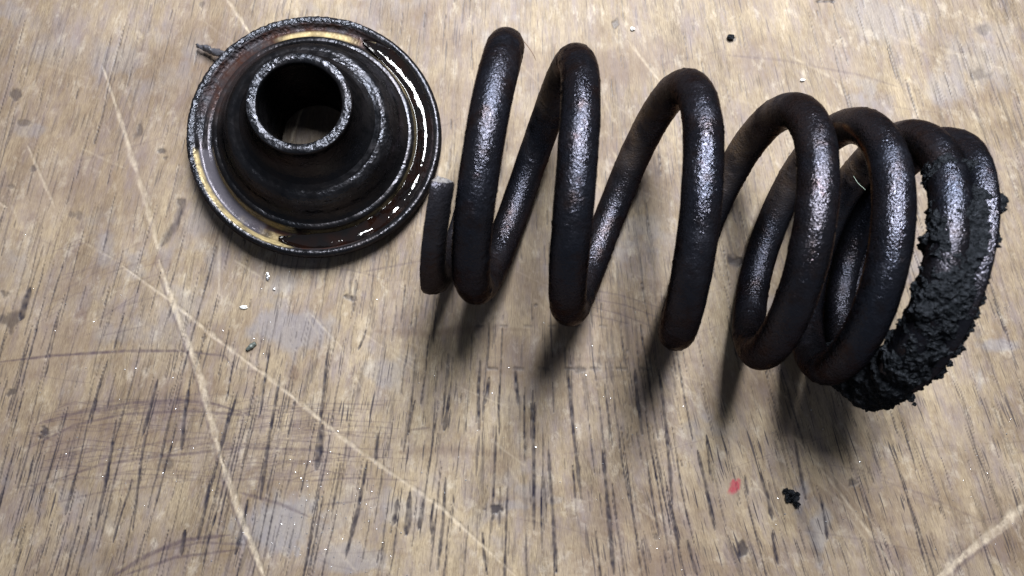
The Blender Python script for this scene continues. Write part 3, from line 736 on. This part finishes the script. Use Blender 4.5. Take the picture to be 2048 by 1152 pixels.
def rod(name, pts, radii, mat, jit=0.0, sides=14, sub=8, seed=1, parent=None):
    P = np.array(pts, float); n = (len(P) - 1) * sub + 1; t = np.linspace(0, len(P) - 1, n)
    K = np.concatenate([[2 * P[0] - P[1]], P, [2 * P[-1] - P[-2]]]); i = np.minimum(t.astype(int), len(P) - 2); q = (t - i)[:, None]
    p0, p1, p2, p3 = K[i], K[i + 1], K[i + 2], K[i + 3]
    c = 0.5 * (2 * p1 + (p2 - p0) * q + (2 * p0 - 5 * p1 + 4 * p2 - p3) * q ** 2 + (3 * p1 - p0 - 3 * p2 + p3) * q ** 3)
    r = np.interp(t, np.arange(len(P)), radii)
    tn = np.gradient(c, axis=0); tn /= np.linalg.norm(tn, axis=1)[:, None]
    up = np.where(np.abs(tn[:, 2:3]) > .9, np.array([[1., 0, 0]]), np.array([[0, 0, 1.]]))
    e1 = np.cross(tn, up); e1 /= np.linalg.norm(e1, axis=1)[:, None]; e2 = np.cross(tn, e1)
    ph = np.linspace(0, 2 * PI, sides, endpoint=False)
    V = c[:, None] + r[:, None, None] * (np.cos(ph)[None, :, None] * e1[:, None] + np.sin(ph)[None, :, None] * e2[:, None])
    if jit: V = V + jit * fbm(V * 16, 3, seed)[..., None] * np.array([1, 1, 1]) + jit * .6 * np.stack([vnoise(V * 30, seed + k) for k in range(3)], -1)
    m = n * sides; idx = np.arange(m).reshape(n, sides); r1 = np.roll(idx, -1, 1)
    F = np.stack([idx[:-1], r1[:-1], r1[1:], idx[1:]], -1).reshape(-1, 4)
    # close the ends
    VV = np.concatenate([V.reshape(-1, 3), c[:1], c[-1:]])
    caps = np.array([[idx[0, j], m, m, idx[0, (j + 1) % sides]] for j in range(sides)] + [[idx[-1, j], idx[-1, (j + 1) % sides], m + 1, m + 1] for j in range(sides)])
    me = bpy.data.meshes.new(name)
    me.from_pydata(VV.tolist(), [], F.tolist() + [[a for k, a in enumerate(f) if a not in f[:k]] for f in caps.tolist()]); me.update()
    for p_ in me.polygons: p_.use_smooth = True
    me.materials.append(mat); o = bpy.data.objects.new(name, me); C.objects.link(o)
    if parent: o.parent = parent
    return o
o = rod('dirt_sliver', [at(392, 90, .10), at(410, 96, .12), at(432, 103, .16), at(462, 114, .20)], [.022, .036, .045, .05], MAT['dirt'], .03, seed=4)
tag(o, 'short dark grey splinter of dirt sticking out from the upper left rim of the cap', 'splinter')
o = jagged('carbon_crumb', at(1585, 994, .05), .075, MAT['crust'], None, 31, (0.85, 1.05, .6), sub=4, rough=1.2)
tag(o, 'black carbon crumb lying alone near the red spot at the lower right', 'crumb', 'black crumbs on the board')
for k, (dx, dy, s_) in enumerate([(-14, -12, .03), (8, 14, .035), (10, -4, .03)]):
    jg = jagged('crumb_lump', at(1585 + dx, 994 + dy, .04), s_, MAT['crust'], None, 60 + k, sub=3, rough=1.1)
    jg.parent = o; jg.location = Vector(at(1585 + dx, 994 + dy, .04)) - o.location
o = jagged('carbon_crumb', at(1462, 74, .03), .04, MAT['crust'], None, 33, (1.1, .8, .5), sub=3)
tag(o, 'tiny dark crumb on the board above the fourth coil', 'crumb', 'black crumbs on the board')
o = jagged('metal_chip', at(535, 552, .03), .035, MAT['speck'], None, 35, (.5, 1.3, .4), sub=3)
tag(o, 'bright metal chip glinting just below the cap', 'metal chip', 'bright metal chips below the cap')
o = jagged('metal_chip', at(548, 578, .02), .018, MAT['speck'], None, 36, (1, .9, .5), sub=2)
tag(o, 'smaller glinting metal chip below the bright one under the cap', 'metal chip', 'bright metal chips below the cap')
o = jagged('pale_fleck', at(487, 614, .02), .034, MAT['pale'], None, 37, (1.4, .6, .4), sub=3)
tag(o, 'white fleck lying on the board below the left part of the cap', 'fleck', 'white flecks on the board')
o = rod('green_chip', [at(494, 700, .02), at(503, 692, .025), at(511, 686, .02)], [.022, .035, .025], MAT['green'], .012, seed=8)
tag(o, 'small dark green chip beside the long pale scratch', 'chip')
o = jagged('pale_fleck', at(1265, 57, .02), .03, MAT['pale'], None, 38, (1, .8, .5), sub=2)
tag(o, 'white fleck near the top edge between the second and third coil', 'fleck', 'white flecks on the board')
o = jagged('pale_fleck', at(1605, 160, .02), .026, MAT['pale'], None, 39, (1.2, .7, .5), sub=2)
tag(o, 'white fleck just above the fourth coil from the left', 'fleck', 'white flecks on the board')
tA = 2.5
hp = [at(1049, 84, 1.9), at(1058, 96, 1.96), at(1066, 108, 1.97), at(1072, 121, 1.93)]
o = rod('hair', hp, [.004, .004, .0035, .002], MAT['hair'], 0, sides=6, seed=9)
tag(o, 'fine brown hair standing off the top of the first full coil', 'hair')
o = rod('lint_fibre', [at(1707, 352, 1.0), at(1716, 366, 1.02), at(1731, 380, 1.05)], [.002, .003, .0035], MAT['lint'], 0, sides=6)
tag(o, 'thin pale green lint fibre inside the closely wound coils', 'lint')

# metal dust twinkling in the grain: too fine to count
def dust_specks():
    tmp = bmesh.new(); bmesh.ops.create_icosphere(tmp, subdivisions=1, radius=1); base = np.array([v.co for v in tmp.verts]); fc = np.array([[v.index for v in f.verts] for f in tmp.faces]); tmp.free()
    Vs, Fs = [], []
    for j in range(520):
        if j < 330: px, py = rng.uniform(0, 2048), rng.triangular(420, 900, 1152)
        else: px, py = rng.normal(640, 90), rng.normal(1040, 60)
        sz = min(rng.lognormal(-5.35, .35), .011)
        B = base * (1 + rng.uniform(-.35, .35, (len(base), 1))) * sz * np.array([rng.uniform(.6, 1.4), rng.uniform(.6, 1.4), .6])
        Vs.append(B + at(px, py, .004)); Fs.append(fc + j * len(base))
    o = mesh_np('metal_dust', np.concatenate(Vs), np.concatenate(Fs), MAT['speck'], smooth=False)
    o['kind'] = 'stuff'; tag(o, 'fine bright metal dust scattered over the worn board', 'metal dust')
dust_specks()
